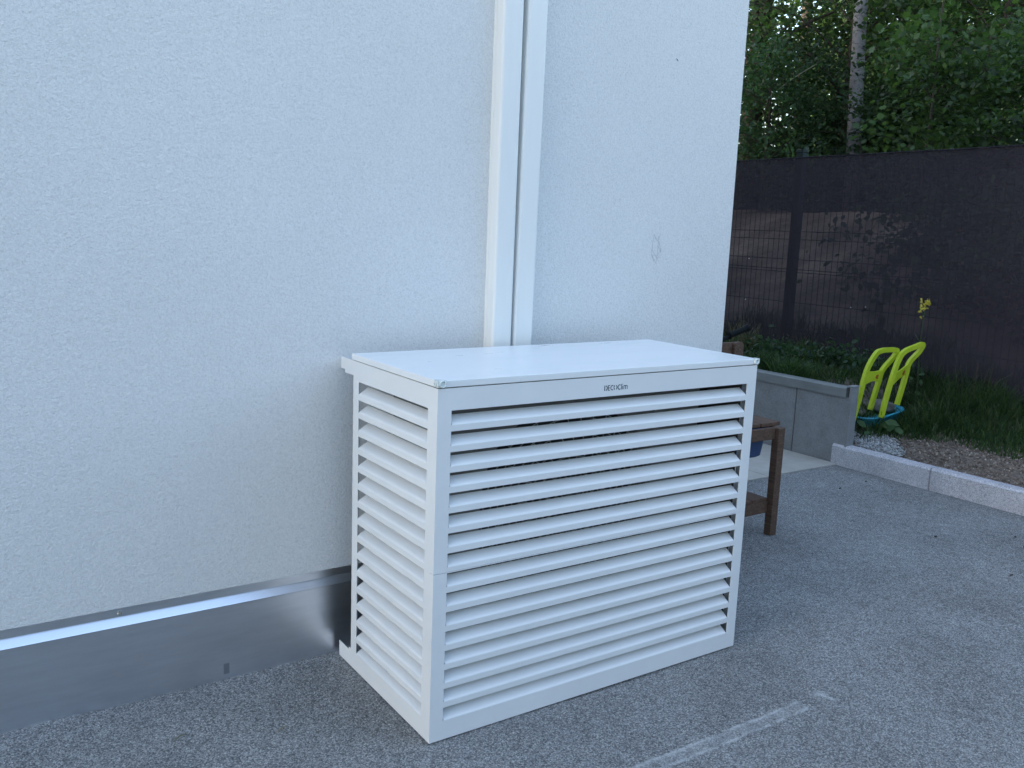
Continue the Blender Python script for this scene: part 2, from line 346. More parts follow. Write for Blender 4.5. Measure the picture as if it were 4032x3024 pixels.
def scatter(n, x0, x1, y0, y1, zf, keep=None):
    P = []
    while len(P) < n:
        x, y = random.uniform(x0, x1), random.uniform(y0, y1)
        if keep and not keep(x, y): continue
        P.append((x, y, zf(x, y)))
    return np.array(P)
n = 52000
P = scatter(n, -1.7, 3.4, -1.1, 1.33, gz, lambda x, y: not (y > .575 and x < 1.55) and not (0 < x < 1.09 and 0 < y < .5) and random.random() < (1 if x < 1.6 else .35))
sz = np.clip(RNG.lognormal(-6.15, .33, n), .0011, .0052); P[:, 2] += sz*.12
chips('loose_gravel', P, sz, 'stone_chip', 'fine grey crushed stone chips covering the yard', 'gravel')
P = scatter(1900, 3.5, 3.74, 1.0, 1.40, terrain, lambda x, y: (x-3.5)/.24 + abs(y-1.25)/.3 < 1.0+random.uniform(-.15, .2) and not (x < 3.565 and y > 1.27))
sz = RNG.uniform(.005, .011, len(P)); P[:, 2] += sz*RNG.uniform(.2, 1.6, len(P))
chips('pale_gravel', P, sz, 'pale_chip', 'small heap of pale stone chips spilled at the end of the concrete wall', 'gravel', .8)
P = scatter(7000, 3.5, 4.05, .2, 1.3, terrain); sz = np.clip(RNG.lognormal(-5.2, .45, len(P)), .002, .014); P[:, 2] += sz*.2
chips('soil_clods', P, sz, 'soil_clod', 'loose brown soil clods and pebbles between the granite kerb and the grass', 'soil', .8)

# ------------------------------------------------------------------ paving, kerb, retaining wall
b = MB()
for x0, x1, y0, y1 in ((2.826, 3.424, 1.331, 2.3), (1.95, 2.822, 1.322, 2.3), (1.56, 1.946, 1.324, 2.3), (2.826, 3.424, 2.304, 3.3), (1.56, 2.822, 2.304, 3.3)):
    b.box(x0, x1, y0, y1, -.03, .008)
struct(b.build('pavement', 'paving', bevel=.002))
for i, (y0, y1, x0, dx) in enumerate(((.766, 1.372, 3.418, 0), (-.24, .762, 3.421, .012), (-1.244, -.244, 3.434, .01), (-2.25, -1.248, 3.445, .01))):
    b = MB(); n = 14
    prof = lambda t: [(x0+dx*(1-t), -.06), (x0+dx*(1-t), .108), (x0+dx*(1-t)+.012, .12), (x0+dx*(1-t)+.066, .12), (x0+dx*(1-t)+.074, .112), (x0+dx*(1-t)+.074, -.06)]
    vs = []; fs = []
    for k in range(n+1):
        t = k/n; y = y0+(y1-y0)*t
        vs += [(px+.0015*noise.noise((px*20, y*9, pz*20)), y, pz+.0015*noise.noise((px*9+5, y*12, 1))) for px, pz in prof(t)]
    for k in range(n):
        for j in range(6): fs.append((k*6+j, k*6+(j+1) % 6, (k+1)*6+(j+1) % 6, (k+1)*6+j))
    fs += [tuple(range(6)), tuple(n*6+j for j in range(6))[::-1]]
    b.add(vs, fs); o = b.build('kerb_stone', 'granite')
    tag(o, ['pale granite kerb stone butting against the end of the concrete wall', 'pale granite kerb stone running out of the frame at the right, below the bare soil',
            'granite kerb stone nearer than the visible ones', 'granite kerb stone nearest, outside the photo'][i], 'kerb', 'granite kerb stones edging the soil bed')
    if i >= 2: bpy.data.objects.remove(o)
rw = thing('retaining_wall', (3.43, 1.3, 0), 'low grey concrete panel wall with a flat grey coping, beside the paving', 'wall')
for y0, y1 in ((1.30, 1.662), (1.668, 2.66), (2.666, 3.66)):
    b = MB(); b.box(3.43, 3.478, y0, y1, -.05, .40); b.build('wall_panel', 'concrete', rw, bevel=.003)
b = MB(); b.prism([(3.418, .398), (3.418, .449), (3.424, .455), (3.492, .455), (3.492, .398), (3.484, .398), (3.484, .402), (3.426, .402), (3.426, .398)], 'y', 1.318, 3.66); b.build('coping', 'coping', rw)
b = MB(); b.prism([(3.424, 1.283), (3.486, 1.283), (3.486, 1.30), (3.4785, 1.30), (3.4785, 1.2985), (3.424, 1.2985)], 'z', .0, .462); b.box(3.420, 3.492, 1.279, 1.316, .4625, .468)
b.build('end_profile', 'concrete', rw, bevel=.002)

# ------------------------------------------------------------------ house
hs_ = thing('house', (-3, .555, 0), 'white rendered house wall with sheet metal flashing along its foot', 'house')
b = MB(); b.box(-12, 1.541, .555, 13, .276, 5.9)
b.build('wall', 'stucco', hs_)
b = MB(); b.box(-12, 1.50, .62, 13, -.2, .275); b.build('plinth', 'concrete', hs_)
b = MB(); b.prism([(.15, 5.905), (13.4, 5.905), (13.4, 6.02), (6.8, 8.2), (.15, 6.02)], 'x', -12.4, 1.9); b.build('roof', 'roof', hs_)
b = MB()   # flashing: lower face, sloped ledge, upper flange tucked behind the render
x0, x1 = -6, 1.53
def fl(y, z, x): return (x, y+.0007*noise.noise((x*1.3, z*4, 0)), z)
prof = [(.577, -.02), (.5778, .213), (.5772, .2162), (.5785, .2185), (.5893, .2352), (.591, .2375), (.593, .30), (.6165, .30), (.6165, -.02)]
vs = []; fs = []; N = 80
for k in range(N+1):
    x = x0+(x1-x0)*k/N; vs += [fl(y, z, x) for y, z in prof]
q = len(prof)
for k in range(N):
    for j in range(q): fs.append((k*q+j, k*q+(j+1) % q, (k+1)*q+(j+1) % q, (k+1)*q+j))
fs += [tuple(range(q)), tuple(N*q+j for j in range(q))[::-1]]
b.add(vs, fs); flash = b.build('base_flashing', 'galv', hs_)
b = MB(); b.tube([(-.596, .5925, .2475), (-.596, .589, .2475), (-.596, .5865, .2475)], [.0065, .0065, .0045], 14); b.tube([(-.596, .587, .2475), (-.596, .5855, .2475)], [.003, .003], 6)
b.build('screw', 'zinc', flash)
b = MB()   # faint pencil scribble and a dark fleck on the render
for a, c in (((1.158,1.273),(1.176,1.25)), ((1.176,1.25),(1.183,1.268)), ((1.158,1.273),(1.152,1.205)), ((1.152,1.205),(1.178,1.17)), ((1.183,1.268),(1.178,1.19)), ((1.153,1.22),(1.18,1.19)), ((1.183,1.25),(1.196,1.215)), ((1.178,1.235),(1.198,1.21)), ((1.18,1.2),(1.198,1.225)), ((1.176,1.18),(1.19,1.2)), ((1.152,1.205),(1.165,1.18))):
    b.tube([(a[0], .5545, a[1]), (c[0], .5545, c[1])], .00055, 4)
b.build('pencil_scribble', 'pencil', hs_)
b = MB(); b.tube([(1.207, .554, 1.861), (1.212, .5525, 1.857), (1.217, .554, 1.853)], [.0006, .0014, .0006], 6); b.build('dark_fleck', 'letter', hs_)

# unseen leafy block added behind the photographer to shade the low sky
b = MB(); nx_, nz_ = 60, 14; vs = []
for i in range(nx_+1):
    for k in range(nz_+1):
        x = -16+36*i/nx_; z = -.1+3.9*k/nz_; vs.append((x, -9.0+.35*noise.noise((x*1.3, z*1.3, 0))+.12*z, z+(.3*noise.noise((x, 7, 0)) if k == nz_ else 0)))
fs = [(i*(nz_+1)+k, (i+1)*(nz_+1)+k, (i+1)*(nz_+1)+k+1, i*(nz_+1)+k+1) for i in range(nx_) for k in range(nz_)]
o = len(vs); vs += [(x, y-1.6, z) for x, y, z in vs]; fs += [tuple(o+v for v in f) for f in fs]+[(i*(nz_+1)+nz_, (i+1)*(nz_+1)+nz_, o+(i+1)*(nz_+1)+nz_, o+i*(nz_+1)+nz_) for i in range(nx_)]
b.add(vs, fs); tag(b.build('sky_blocker', 'leaf_dark'), 'tall dark leafy block behind the photographer, added to shade the low sky', 'sky_blocker')

# ducts on the wall
for nm, xa, xb, d, lab, sh in (('l', .475, .546, .050, 'wider white plastic pipe cover on the house wall, left of the pair', 0.004), ('r', .5565, .6275, .047, 'narrower white plastic pipe cover on the house wall, right of the pair', .0075)):
    t = thing('pipe_cover', ((xa+xb)/2, .555, .7), lab, 'pipe cover', 'white vertical pipe covers above the louvred cabinet')
    b = MB(); r = .009; pr = []
    for cx, cy, a0 in ((xa+r, .555-d+r, 180), (xb-r, .555-d+r, 270)):
        for i in range(6):
            a = R(a0+90*i/5); pr.append((cx+r*math.cos(a), cy+r*math.sin(a)))
    pr += [(xb, .5545), (xa, .5545)]
    o = b; zz = (.45, 3.2)
    n = len(pr); vs = []
    for z in zz: vs += [(px+sh*(z-.9)*(1 if nm == 'r' else 0), py, z) for px, py in pr]
    b.add(vs, [tuple(range(n))[::-1], tuple(range(n, 2*n))]+[(i, (i+1) % n, n+(i+1) % n, n+i) for i in range(n)])
    ob = b.build('cover', 'pvc', t)
    b = MB(); b.box(xa-.0012, xa+.002, .5545-.012, .5548, .45, 3.2)
    b.box(xb-.001+(sh*1 if nm == 'r' else 0), xb+.0022+(sh*1 if nm == 'r' else 0), .5545-.012, .5548, .45, 3.2); b.build('base_channel', 'pvc', t)

# ------------------------------------------------------------------ louvred cabinet
WX, TOP = 1.094, .9
cab = thing('louvred_cabinet', (WX/2, .24, 0), 'white louvred metal cabinet standing on the gravel against the house wall', 'cabinet')
N_OP, OP, PT, T0 = 16, .035, .0504, .846
rows = [(T0-i*PT-OP, T0-i*PT) for i in range(N_OP)]
BD, BH, TH = .0275, .0190, .0016
SEAM = .4452
def face_plates(b, a0, a1, s0, s1, zlo, zhi, rws, put, notch=True):
    """put(u0,u1,z0,z1) adds a plate; a0..a1 outer width, s0..s1 opening width"""
    put(a0, s0, zlo, zhi); put(s1, a1, zlo, zhi)
    z = zhi
    for lo, hi in rws:
        if z-hi > 1e-4: put(s0, s1, hi, z)
        z = lo
    if z-zlo > 1e-4: put(s0, s1, zlo, z)
def front(zlo, zhi, rws, name='front_panel'):
    b = MB()
    face_plates(b, 0, WX, .038, 1.056, zlo, zhi, rws, lambda u0, u1, z0, z1: b.box(u0, u1, 0, TH, z0, z1))
    for lo, hi in rws:
        BH = .0190+random.uniform(-.0007, .0007)
        # blade folded inwards with a small radius along its lower edge
        pr = [(0.0001, lo), (.0016, lo+.0024), (.005, lo+.0052), (BD, lo+BH), (BD+.0009, lo+BH-.0012), (.006, lo+.0036), (.003, lo+.001), (.0018, lo-.0004)]
        b.prism(pr, 'x', .0405, 1.0535)
    for x0, x1 in ((.0, TH), (WX-TH, WX)):
        b.box(x0, x1, TH, .0185, zlo, zhi)
    return b.build(name, 'paint', cab)
up_rows = [r for r in rows if r[0] > SEAM]; lo_rows = [r for r in rows if r[0] < SEAM]
fp = front(SEAM+.0005, TOP, up_rows); front(.004, SEAM-.0005, lo_rows)
def side(x, sg):
    b = MB()
    f = (lambda y0, y1, z0, z1: b.box(x, x+TH, y0, y1, z0, z1)) if sg > 0 else (lambda y0, y1, z0, z1: b.box(x-TH, x, y0, y1, z0, z1))
    face_plates(b, .0205, .471, .048, .436, .0565, TOP, [(max(lo, .0565), hi) for lo, hi in rows], f)
    f(.0205, .485, .003, .0563); f(.485, .552, .003, .049)
    f(.4712, .529, .859, TOP); f(.5292, .5545, .868, TOP)
    f(.4712, .485, .0565, .0567)
    for lo, hi in rows:
        pr = [(0.0001, lo), (.0016, lo+.0024), (.005, lo+.0052), (BD, lo+BH), (BD+.0009, lo+BH-.0012), (.006, lo+.0036), (.003, lo+.001), (.0018, lo-.0004)]
        b.prism([(x+sg*p[0], p[1]) for p in pr], 'y', .0502, .4338)
    # rear return flange
    xr = (x+sg*TH, x+sg*.02)
    b.box(min(xr), max(xr), .4694, .471, .0565, TOP)
    return b.build('side_panel', 'paint', cab)
side(.0012, 1); side(WX-.0012, -1)
b = MB(); b.box(1.0575, 1.059, .022, .40, .05, .895); b.build('darkening_plate', 'darkening', cab)  # dark plate added so the right side of the interior looks dark
b = MB(); b.box(.0024, .0034, .0187, .0204, .004, .899); b.build('corner_seam', 'darkening', cab)
b = MB(); b.box(-.0015, WX+.0015, -.002, .478, .9022, .919)
lid = b.build('lid', 'lid', cab, bevel=.0016)
b = MB(); b.box(.003, WX-.003, .004, .47, .9003, .9021); b.build('lid_gasket', 'casing', cab)
# stencilled name, cut out of the front panel: strokes
b = MB()
def arc(cx, cz, rx, rz, a0, a1, n=10): return [(cx+rx*math.cos(R(a0+(a1-a0)*i/n)), cz+rz*math.sin(R(a0+(a1-a0)*i/n))) for i in range(n+1)]
def stroke(pts, w=.00085):
    pts = [Vector((p[0], p[1])) for p in pts]; L_ = []; R_ = []
    for i, p in enumerate(pts):
        t = (pts[min(i+1, len(pts)-1)]-pts[max(i-1, 0)]).normalized(); nn = Vector((-t.y, t.x))*w
        L_.append(p+nn); R_.append(p-nn)
    for i in range(len(pts)-1):
        q = [L_[i], L_[i+1], R_[i+1], R_[i]]
        b.add([(p.x, -.0004, p.y) for p in q]+[(p.x, .0002, p.y) for p in q], [(0,1,2,3),(7,6,5,4),(0,4,5,1),(1,5,6,2),(2,6,7,3),(3,7,4,0)])
zb, zt = .8615, .8755; zc = (zb+zt)/2; rz = (zt-zb)/2
stroke([(.5036, zb), (.5036, zt)], .0012); stroke(arc(.5058, zc, .0062, rz-.0004, -70, 70), .0011)
stroke([(.5155, zb), (.5155, zt)], .001)
for z in (zb+.0008, zc, zt-.0008): stroke([(.5164, z), (.5216, z)], .0009)
stroke(arc(.5295, zc, .0050, rz-.0008, 50, 310), .001)
stroke(arc(.5406, zc, .0052, rz-.0008, 118, 242), .0011); stroke(arc(.5406, zc, .0052, rz-.0008, -62, 62), .0011)
stroke(arc(.5546, zc, .0052, rz-.0008, 50, 310), .0011)
stroke([(.5615, zb), (.5615, zt+.001)]); stroke([(.5652, zb), (.5652, zb+.0098)]); stroke([(.5652, zt-.001), (.5652, zt+.0012)])
stroke([(.5700, zb), (.5700, zb+.0105)])
stroke(arc(.5730, zb+.0075, .0030, .0028, 180, 0)+[(.5760, zb)]); stroke(arc(.5790, zb+.0075, .0030, .0028, 180, 0)+[(.5820, zb)])
b.build('logo_lettering', 'letter', fp)
# clear corner bumpers with a ring screw
for cx, sg in ((-.0015, 1), (WX+.0015, -1)):
    b = MB()
    b.prism([(cx-sg*.0022, -.0045), (cx+sg*.020, -.0045), (cx+sg*.0215, -.0022), (cx-sg*.0, -.0022), (cx-sg*.0, .014), (cx-sg*.0022, .0155)], 'z', .9055, .9188)
    b.prism([(cx-sg*.0022, -.0045), (cx+sg*.021, -.0045), (cx+sg*.017, .004), (cx+sg*.006, .013), (cx-sg*.0022, .0155)], 'z', .9192, .9204)
    g = b.build('corner_bumper', 'silicone', cab, bevel=.001)
    b = MB(); b.torus((cx+sg*.0115, -.0056, .9115), .0074, .0022);
    b.torus((cx-sg*.0032, .006, .9115), .0055, .0012, 'x', 16, 6); b.build('ring', 'silicone', g, smooth=True)

# ------------------------------------------------------------------ heat pump inside the cabinet
hp = thing('heat_pump', (.53, .28, 0), 'beige outdoor heat pump unit with a round black fan grille, inside the louvred cabinet', 'heat pump')
b = MB(); UX0, UX1, UY0, UY1, UZ0, UZ1 = .09, .988, .125, .40, .07, .845
GC, GR = (.50, .50), .295
seg = 40; circ = [(GC[0]+GR*math.copysign(abs(math.cos(a))**.75, math.cos(a)), GC[1]+GR*math.copysign(abs(math.sin(a))**.75, math.sin(a))) for a in [2*math.pi*i/seg for i in range(seg)]]
def edge_pt(p):
    dx, dz = p[0]-GC[0], p[1]-GC[1]; t = 1e9
    for d, lo, hi, c in ((dx, UX0, .80, GC[0]), (dz, UZ0, UZ1, GC[1])):
        if d > 1e-9: t = min(t, (hi-c)/d)
        elif d < -1e-9: t = min(t, (lo-c)/d)
    return (GC[0]+dx*t, GC[1]+dz*t)
outer = [edge_pt(p) for p in circ]
vs = [(p[0], UY0, p[1]) for p in circ]+[(p[0], UY0, p[1]) for p in outer]+[(p[0], UY0+.05, p[1]) for p in circ]
fs = [(i, (i+1) % seg, seg+(i+1) % seg, seg+i) for i in range(seg)]+[(i, (i+1) % seg, 2*seg+(i+1) % seg, 2*seg+i) for i in range(seg)]
b.add(vs, fs)
for cx_, cz_ in ((UX0, UZ0), (.80, UZ0), (.80, UZ1), (UX0, UZ1)):   # corners of the front sheet
    k = min(range(seg), key=lambda i: (outer[i][0]-cx_)**2+(outer[i][1]-cz_)**2)
    for kk in (k-1, k+1):
        b.add([(outer[k][0], UY0, outer[k][1]), (outer[kk % seg][0], UY0, outer[kk % seg][1]), (cx_, UY0, cz_)], [(0,1,2)])
b.box(UX0, UX0+.002, UY0+.0005, UY1, UZ0, UZ1); b.box(UX0, UX1, UY1, UY1+.002, UZ0, UZ1); b.box(UX0-.003, UX1+.003, UY0-.004, UY1+.004, UZ1+.0005, UZ1+.01)
b.box(UX0, UX1, UY0, UY1, UZ0-.012, UZ0-.0005)
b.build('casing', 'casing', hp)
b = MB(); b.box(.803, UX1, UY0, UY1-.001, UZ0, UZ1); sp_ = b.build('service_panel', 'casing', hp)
b = MB(); b.box(.83, .835, UY0-.001, UY0-.0003, .79, .805)
for i in range(9): b.box(.838+i*.009, .8435+i*.009, UY0-.001, UY0-.0003, .792, .801+(.003 if i % 3 == 0 else 0))
b.build('rating_lettering', 'wire', sp_)
b = MB(); b.box(GC[0]-.3, GC[0]+.3-.02, UY0+.06, UY0+.065, .16, UZ1-.02); b.build('fan_recess', 'grille', hp)
b = MB()
for i in range(1, 14): b.torus((GC[0], UY0-.004, GC[1]), GR*i/13.2, .0013, 'y', 48, 5)
for i in range(36):
    a = 2*math.pi*i/36; a2 = a+.45
    b.tube([(GC[0]+.05*math.cos(a), UY0-.006, GC[1]+.05*math.sin(a)), (GC[0]+.17*math.cos(a+.25), UY0-.007, GC[1]+.17*math.sin(a+.25)), (GC[0]+GR*math.cos(a2), UY0-.002, GC[1]+GR*math.sin(a2))], .0013, 5)
b.build('fan_grille', 'wire', hp)
for i in range(3):
    a = 2*math.pi*i/3+.4; b = MB(); vs = []
    for r_ in (.04, .12, .2, .25):
        w = .25+.25*r_/.25
        vs += [(GC[0]+r_*math.cos(a-w), UY0+.02, GC[1]+r_*math.sin(a-w)), (GC[0]+r_*math.cos(a+w), UY0+.05, GC[1]+r_*math.sin(a+w))]
    b.add(vs, [(0,1,3,2),(2,3,5,4),(4,5,7,6)]); b.build('fan_blade', 'grille', hp)
for x in (.2, .83):
    b = MB(); b.box(x, x+.05, .12, .42, 0.001, .0575); b.build('foot', 'rubber', hp)

# ------------------------------------------------------------------ mud kitchen table, basin, scooter
tb = thing('play_table', (1.85, .85, 0), 'brown stained wooden play table with slatted top beside the louvred cabinet', 'table')
def leg(x, y, h):
    b = MB(); b.box(x, x+.041, y, y+.036, .0, h); b.build('leg', 'wood', tb, bevel=.003)
leg(2.055, .667, .478); leg(1.585, .667, .478); leg(2.055, 1.03, .478); leg(1.585, 1.03, .478)
b = MB()
for x0, x1, y0 in ((1.585, 1.678, .70), (1.682, 1.775, .70), (1.779, 1.872, .70), (1.876, 1.985, .712), (1.989, 2.108, .708)):
    b.box(x0, x1, y0, 1.05, .480, .497)
b.build('table_top', 'wood', tb, bevel=.002)
b = MB(); b.box(1.628, 2.053, .685, .703, .428, .4795); b.box(1.628, 2.053, 1.03, 1.048, .428, .4795); b.box(2.06, 2.078, .705, 1.028, .43, .4795); b.build('apron', 'wood', tb, bevel=.002)
b = MB(); b.box(1.628, 2.053, .69, .706, .10, .150); b.box(1.628, 2.053, 1.03, 1.046, .10, .150)
for x0, x1 in ((1.63, 1.735), (1.739, 1.845), (1.849, 1.955), (1.959, 2.050)): b.box(x0, x1, .695, 1.04, .1505, .166)
b.build('lower_shelf', 'wood', tb, bevel=.002)
b = MB(); b.prism(rounded(1.58, 2.168, .66, .803, .022), 'y', 1.012, 1.028); bb = b.build('back_board', 'wood', tb, bevel=.002)
b = MB(); b.prism(rounded(2.105, 2.165, .40, .806, .022), 'y', .995, 1.0115); b.build('back_post', 'wood', tb, bevel=.002)
b = MB(); b.prism(rounded(1.58, 1.64, .40, .80, .022), 'y', .995, 1.0115); b.build('back_post', 'wood', tb, bevel=.002)
b = MB(); b.tube([(2.137, .9945, .772), (2.137, .993, .772)], .0035, 10); b.build('screw', 'zinc', bb)
b = MB(); n = 8
def ring(z, e): return [(x, y, z) for x, y in rounded(1.74-e, 2.035+e, .722-e, .96+e, .035)]
pr = [ring(.345, -.01), ring(.353, 0), ring(.474, .012), ring(.476, .02), ring(.478, .012), ring(.355, -.004)]
m_ = len(pr[0]); vs = sum(pr, []); fs = [tuple(range(m_))[::-1]]+[(k*m_+i, k*m_+(i+1) % m_, (k+1)*m_+(i+1) % m_, (k+1)*m_+i) for k in range(5) for i in range(m_)]+[tuple(5*m_+i for i in range(m_))]
b.add(vs, fs); tag(b.build('basin', 'blue', smooth=True), 'blue plastic basin hanging under the wooden table top', 'basin')

sc = thing('scooter', (2.5, 1.5, 0), 'black handlebar grip of a scooter parked behind the house corner', 'scooter')
b = MB(); b.tube([(2.42, 1.60, .015), (2.46, 1.53, .40), (2.50, 1.50, .715)], .016, 10); b.build('stem', 'rubber', sc, smooth=True)
b = MB(); b.tube([(2.28, 1.50, .665), (2.5, 1.5, .718), (2.66, 1.5, .765)], .012, 10); b.build('handlebar', 'rubber', sc, smooth=True)
for a, c in (((2.615, 1.5, .758), (2.762, 1.5, .797)), ((2.26, 1.5, .66), (2.38, 1.5, .689))):
    a, c = Vector(a), Vector(c); b = MB(); rr = []; pp = []
    for i in range(15):
        pp.append(a.lerp(c, i/14)); rr.append(.0205 if i in (0, 1, 13, 14) else (.0165 if i % 2 else .0152))
    b.tube(pp, rr, 14); b.build('grip', 'rubber', sc, smooth=True)
b = MB(); b.box(2.33, 2.45, 1.56, 2.0, .05, .065); b.build('deck', 'rubber', sc, bevel=.004)
for y in (1.58, 2.05):
    b = MB(); b.torus((2.40, y, .05), .036, .013, 'x', 24, 8); b.tube([(2.387, y, .05), (2.413, y, .05)], .03, 16); b.build('wheel', 'rubber', sc)

# ------------------------------------------------------------------ fence and screening cloth
FX = 4.6
fn = thing('mesh_fence', (4.66, 1.5, .3), 'dark green welded wire fence with posts seen through the screening cloth', 'fence')
posts = (-2.225, .275, 2.775, 5.275)
for i, py in enumerate(posts):
    b = MB(); b.box(4.635, 4.695, py-.03, py+.03, .1, 1.915); p = b.build('post', 'post', fn, bevel=.003)
    b = MB(); b.box(4.632, 4.698, py-.034, py+.034, 1.9155, 1.94); b.build('post_cap', 'post', p, bevel=.004)
HZ = (.345, .59, .80, 1.028, 1.050, 1.125, 1.275, 1.335, 1.55, 1.76)
for y0, y1 in ((-2.195, .245), (.305, 2.745), (2.805, 5.245)):
    b = MB()
    for z in HZ:
        xx = 4.662 if abs(z-1.028) > .02 and abs(z-1.3) > .06 else 4.675
        b.tube([(xx, y0, z), (xx, y1, z)], .0028, 5)
    k = y0+.01
    while k < y1:
        b.tube([(4.657, k, .33), (4.657, k, 1.83)], .0023, 5); k += .05
    b.build('wire_panel', 'post', fn)
# the cloth, tied to the fence so it puckers at every tie
ties = [(3.132, 1.78), (3.124, 1.557), (2.658, 1.571), (2.177, 1.765), (2.179, 1.56), (1.442, 1.342), (3.142, 1.113), (1.2, 1.76), (4.1, 1.6), (.7, 1.5)]
ysn = np.arange(-2.6, 5.6, .025); zsn = np.linspace(0, 1, 66); V = []
for y in ysn:
    zt_ = 1.879+.006*(1.6-y)*.6+.004*noise.noise((y*3, 0, 0))
    zb_ = .262+.02*max(0, y-1)*1.0+.006*noise.noise((y*4, 3, 0))
    for t in zsn:
        z = zb_+(zt_-zb_)*t
        dx = .006*noise.noise((y*1.2, z*1.2, 0))+.004*noise.noise((y*.8, z*7, 2))
        for ty, tz in ties:
            d = math.hypot((y-ty), (z-tz))
            if d < .25:
                ang = (y-ty)*.45+(z-tz)*.9
                dx += .014*math.exp(-(d/.016)**2)+.005*math.exp(-(((y-ty)*.9-(z-tz)*.45)/.012)**2)*math.exp(-(ang/.07)**2)
        V.append((FX+dx, y, z))
nz = len(zsn); i, j = np.meshgrid(np.arange(len(ysn)-1), np.arange(nz-1), indexing='ij'); a = (i*nz+j).ravel()
scn = thing('screening_cloth', (FX, 1.5, .27), 'dark purple-grey woven privacy screening cloth tied to the wire fence', 'screen')
np_mesh('cloth', np.array(V), np.stack([a, a+1, a+nz+1, a+nz], 1), 'cloth', scn, smooth=True)
b = MB(); b.tube([(FX-.003, y, 1.879+.006*(1.6-y)*.6+.004*noise.noise((y*3, 0, 0))) for y in ysn[::4]], .0042, 6); b.build('hem', 'cloth', scn)
for ty, tz in ((3.144, .79), (2.175, .815), (2.056, .829), (1.618, .809), (3.142, 1.113)):
    b = MB(); b.torus((FX-.006, ty, tz), .0028, .001, 'x', 12, 5); b.build('eyelet', 'zinc', scn)

# ------------------------------------------------------------------ toy frames, tray, rocks
def spline(pts, n=6):
    P_ = [Vector(p) for p in pts]; out = []
    for i in range(len(P_)-1):
        p0, p1, p2, p3 = P_[max(i-1, 0)], P_[i], P_[i+1], P_[min(i+2, len(P_)-1)]
        for k in range(n):
            t = k/n; out.append(.5*((2*p1)+(p2-p0)*t+(2*p0-5*p1+4*p2-p3)*t*t+(3*p1-p0-3*p2+p3)*t**3))
    return out+[P_[-1]]
FR = (((3.60,1.389,.20),(3.64,1.384,.345),(3.68,1.378,.527),(3.74,1.37,.626),(3.775,1.357,.648),(3.83,1.352,.651),(3.915,1.349,.645),(3.905,1.362,.60),(3.86,1.392,.524),(3.84,1.400,.44),(3.80,1.408,.28)),
      ((3.785,1.318,.25),(3.81,1.318,.36),(3.86,1.319,.508),(3.91,1.323,.60),(3.95,1.316,.643),(4.03,1.304,.668),(4.095,1.297,.681),(4.085,1.31,.635),(4.04,1.337,.566),(4.02,1.34,.48),(3.97,1.343,.31)))
def sq_tube(b, pts, w, t, nrm):
    pts = [Vector(p) for p in pts]; nrm = Vector(nrm).normalized(); o = len(b.v)
    for i, p in enumerate(pts):
        tg = (pts[min(i+1, len(pts)-1)]-pts[max(i-1, 0)]).normalized(); s_ = tg.cross(nrm).normalized()
        for a_, c_ in ((-1,-1),(1,-1),(1,1),(-1,1)): b.v.append(tuple(p+s_*w*a_+nrm*t*c_))
    for i in range(len(pts)-1):
        for k in range(4): b.f.append((o+i*4+k, o+i*4+(k+1) % 4, o+(i+1)*4+(k+1) % 4, o+(i+1)*4+k))
    b.f += [(o, o+1, o+2, o+3), tuple(o+(len(pts)-1)*4+k for k in range(4))]
for i, f in enumerate(FR):
    t = thing('toy_hoop', f[0], ['lime green plastic toy hoop standing in the grass, the one beside the concrete wall', 'lime green plastic toy hoop standing in the grass, the taller one below the yellow flower'][i], 'toy hoop', 'lime green toy hoops in the grass')
    va = Vector(f[6])-Vector(f[4]); vb = Vector(f[2])-Vector(f[0]); nrm = va.cross(vb)
    b = MB(); sq_tube(b, spline(f), .0135, .011, nrm); b.build('rail', 'lime', t, bevel=.003)
    b = MB()
    A, B_ = Vector(f[2]), Vector(f[8]); dn = (Vector(f[0])-Vector(f[2])).normalized(); nn = nrm.normalized()*.006
    A2, B2 = A+dn*.085, B_+dn*.07
    q = [A, (A+B_)/2-dn*-.006, B_, B2, (A2+B2)/2-dn*.012, A2]
    b.add([p+nn for p in q]+[p-nn for p in q], [tuple(range(6)), tuple(range(11, 5, -1))]+[(k, (k+1) % 6, 6+(k+1) % 6, 6+k) for k in range(6)])
    cb = b.build('cross_panel', 'lime', t, bevel=.002)
    vdir = (CAM-A).normalized(); sg = 1 if nn.dot(vdir) > 0 else -1
    c_ = A.lerp(B_, .70)+dn*.040+nn*sg*1.25; ux = (B_-A).normalized()
    b = MB(); b.slab([c_-ux*.013-dn*.012, c_-ux*.004-dn*.012, c_-ux*.004+dn*.010, c_-ux*.013+dn*.008], nn*sg, .001)
    b.slab([c_+ux*.000-dn*.016, c_+ux*.012-dn*.010, c_+ux*.012+dn*.014, c_+ux*.000+dn*.014], nn*sg, .001); b.build('emblem', 'red', cb)
b = MB()
def blobmesh(b, c, r, seed, amp=.25, fl=0.5):
    bm = bmesh.new(); bmesh.ops.create_icosphere(bm, subdivisions=3, radius=1)
    vs = []
    for v in bm.verts:
        d = 1+amp*noise.noise(v.co*1.7+Vector((seed, 0, 0)))+amp*.3*noise.noise(v.co*5+Vector((0, seed, 0))); vs.append((c[0]+v.co.x*r[0]*d, c[1]+v.co.y*r[1]*d, c[2]+v.co.z*r[2]*d))
    bm.verts.index_update(); b.add(vs, [tuple(v.index for v in f.verts) for f in bm.faces]); bm.free()
tr = thing('toy_tray', (3.9, 1.47, .25), 'turquoise plastic toy tray lying in the grass behind the lime hoops', 'toy tray')
b = MB(); pr = []
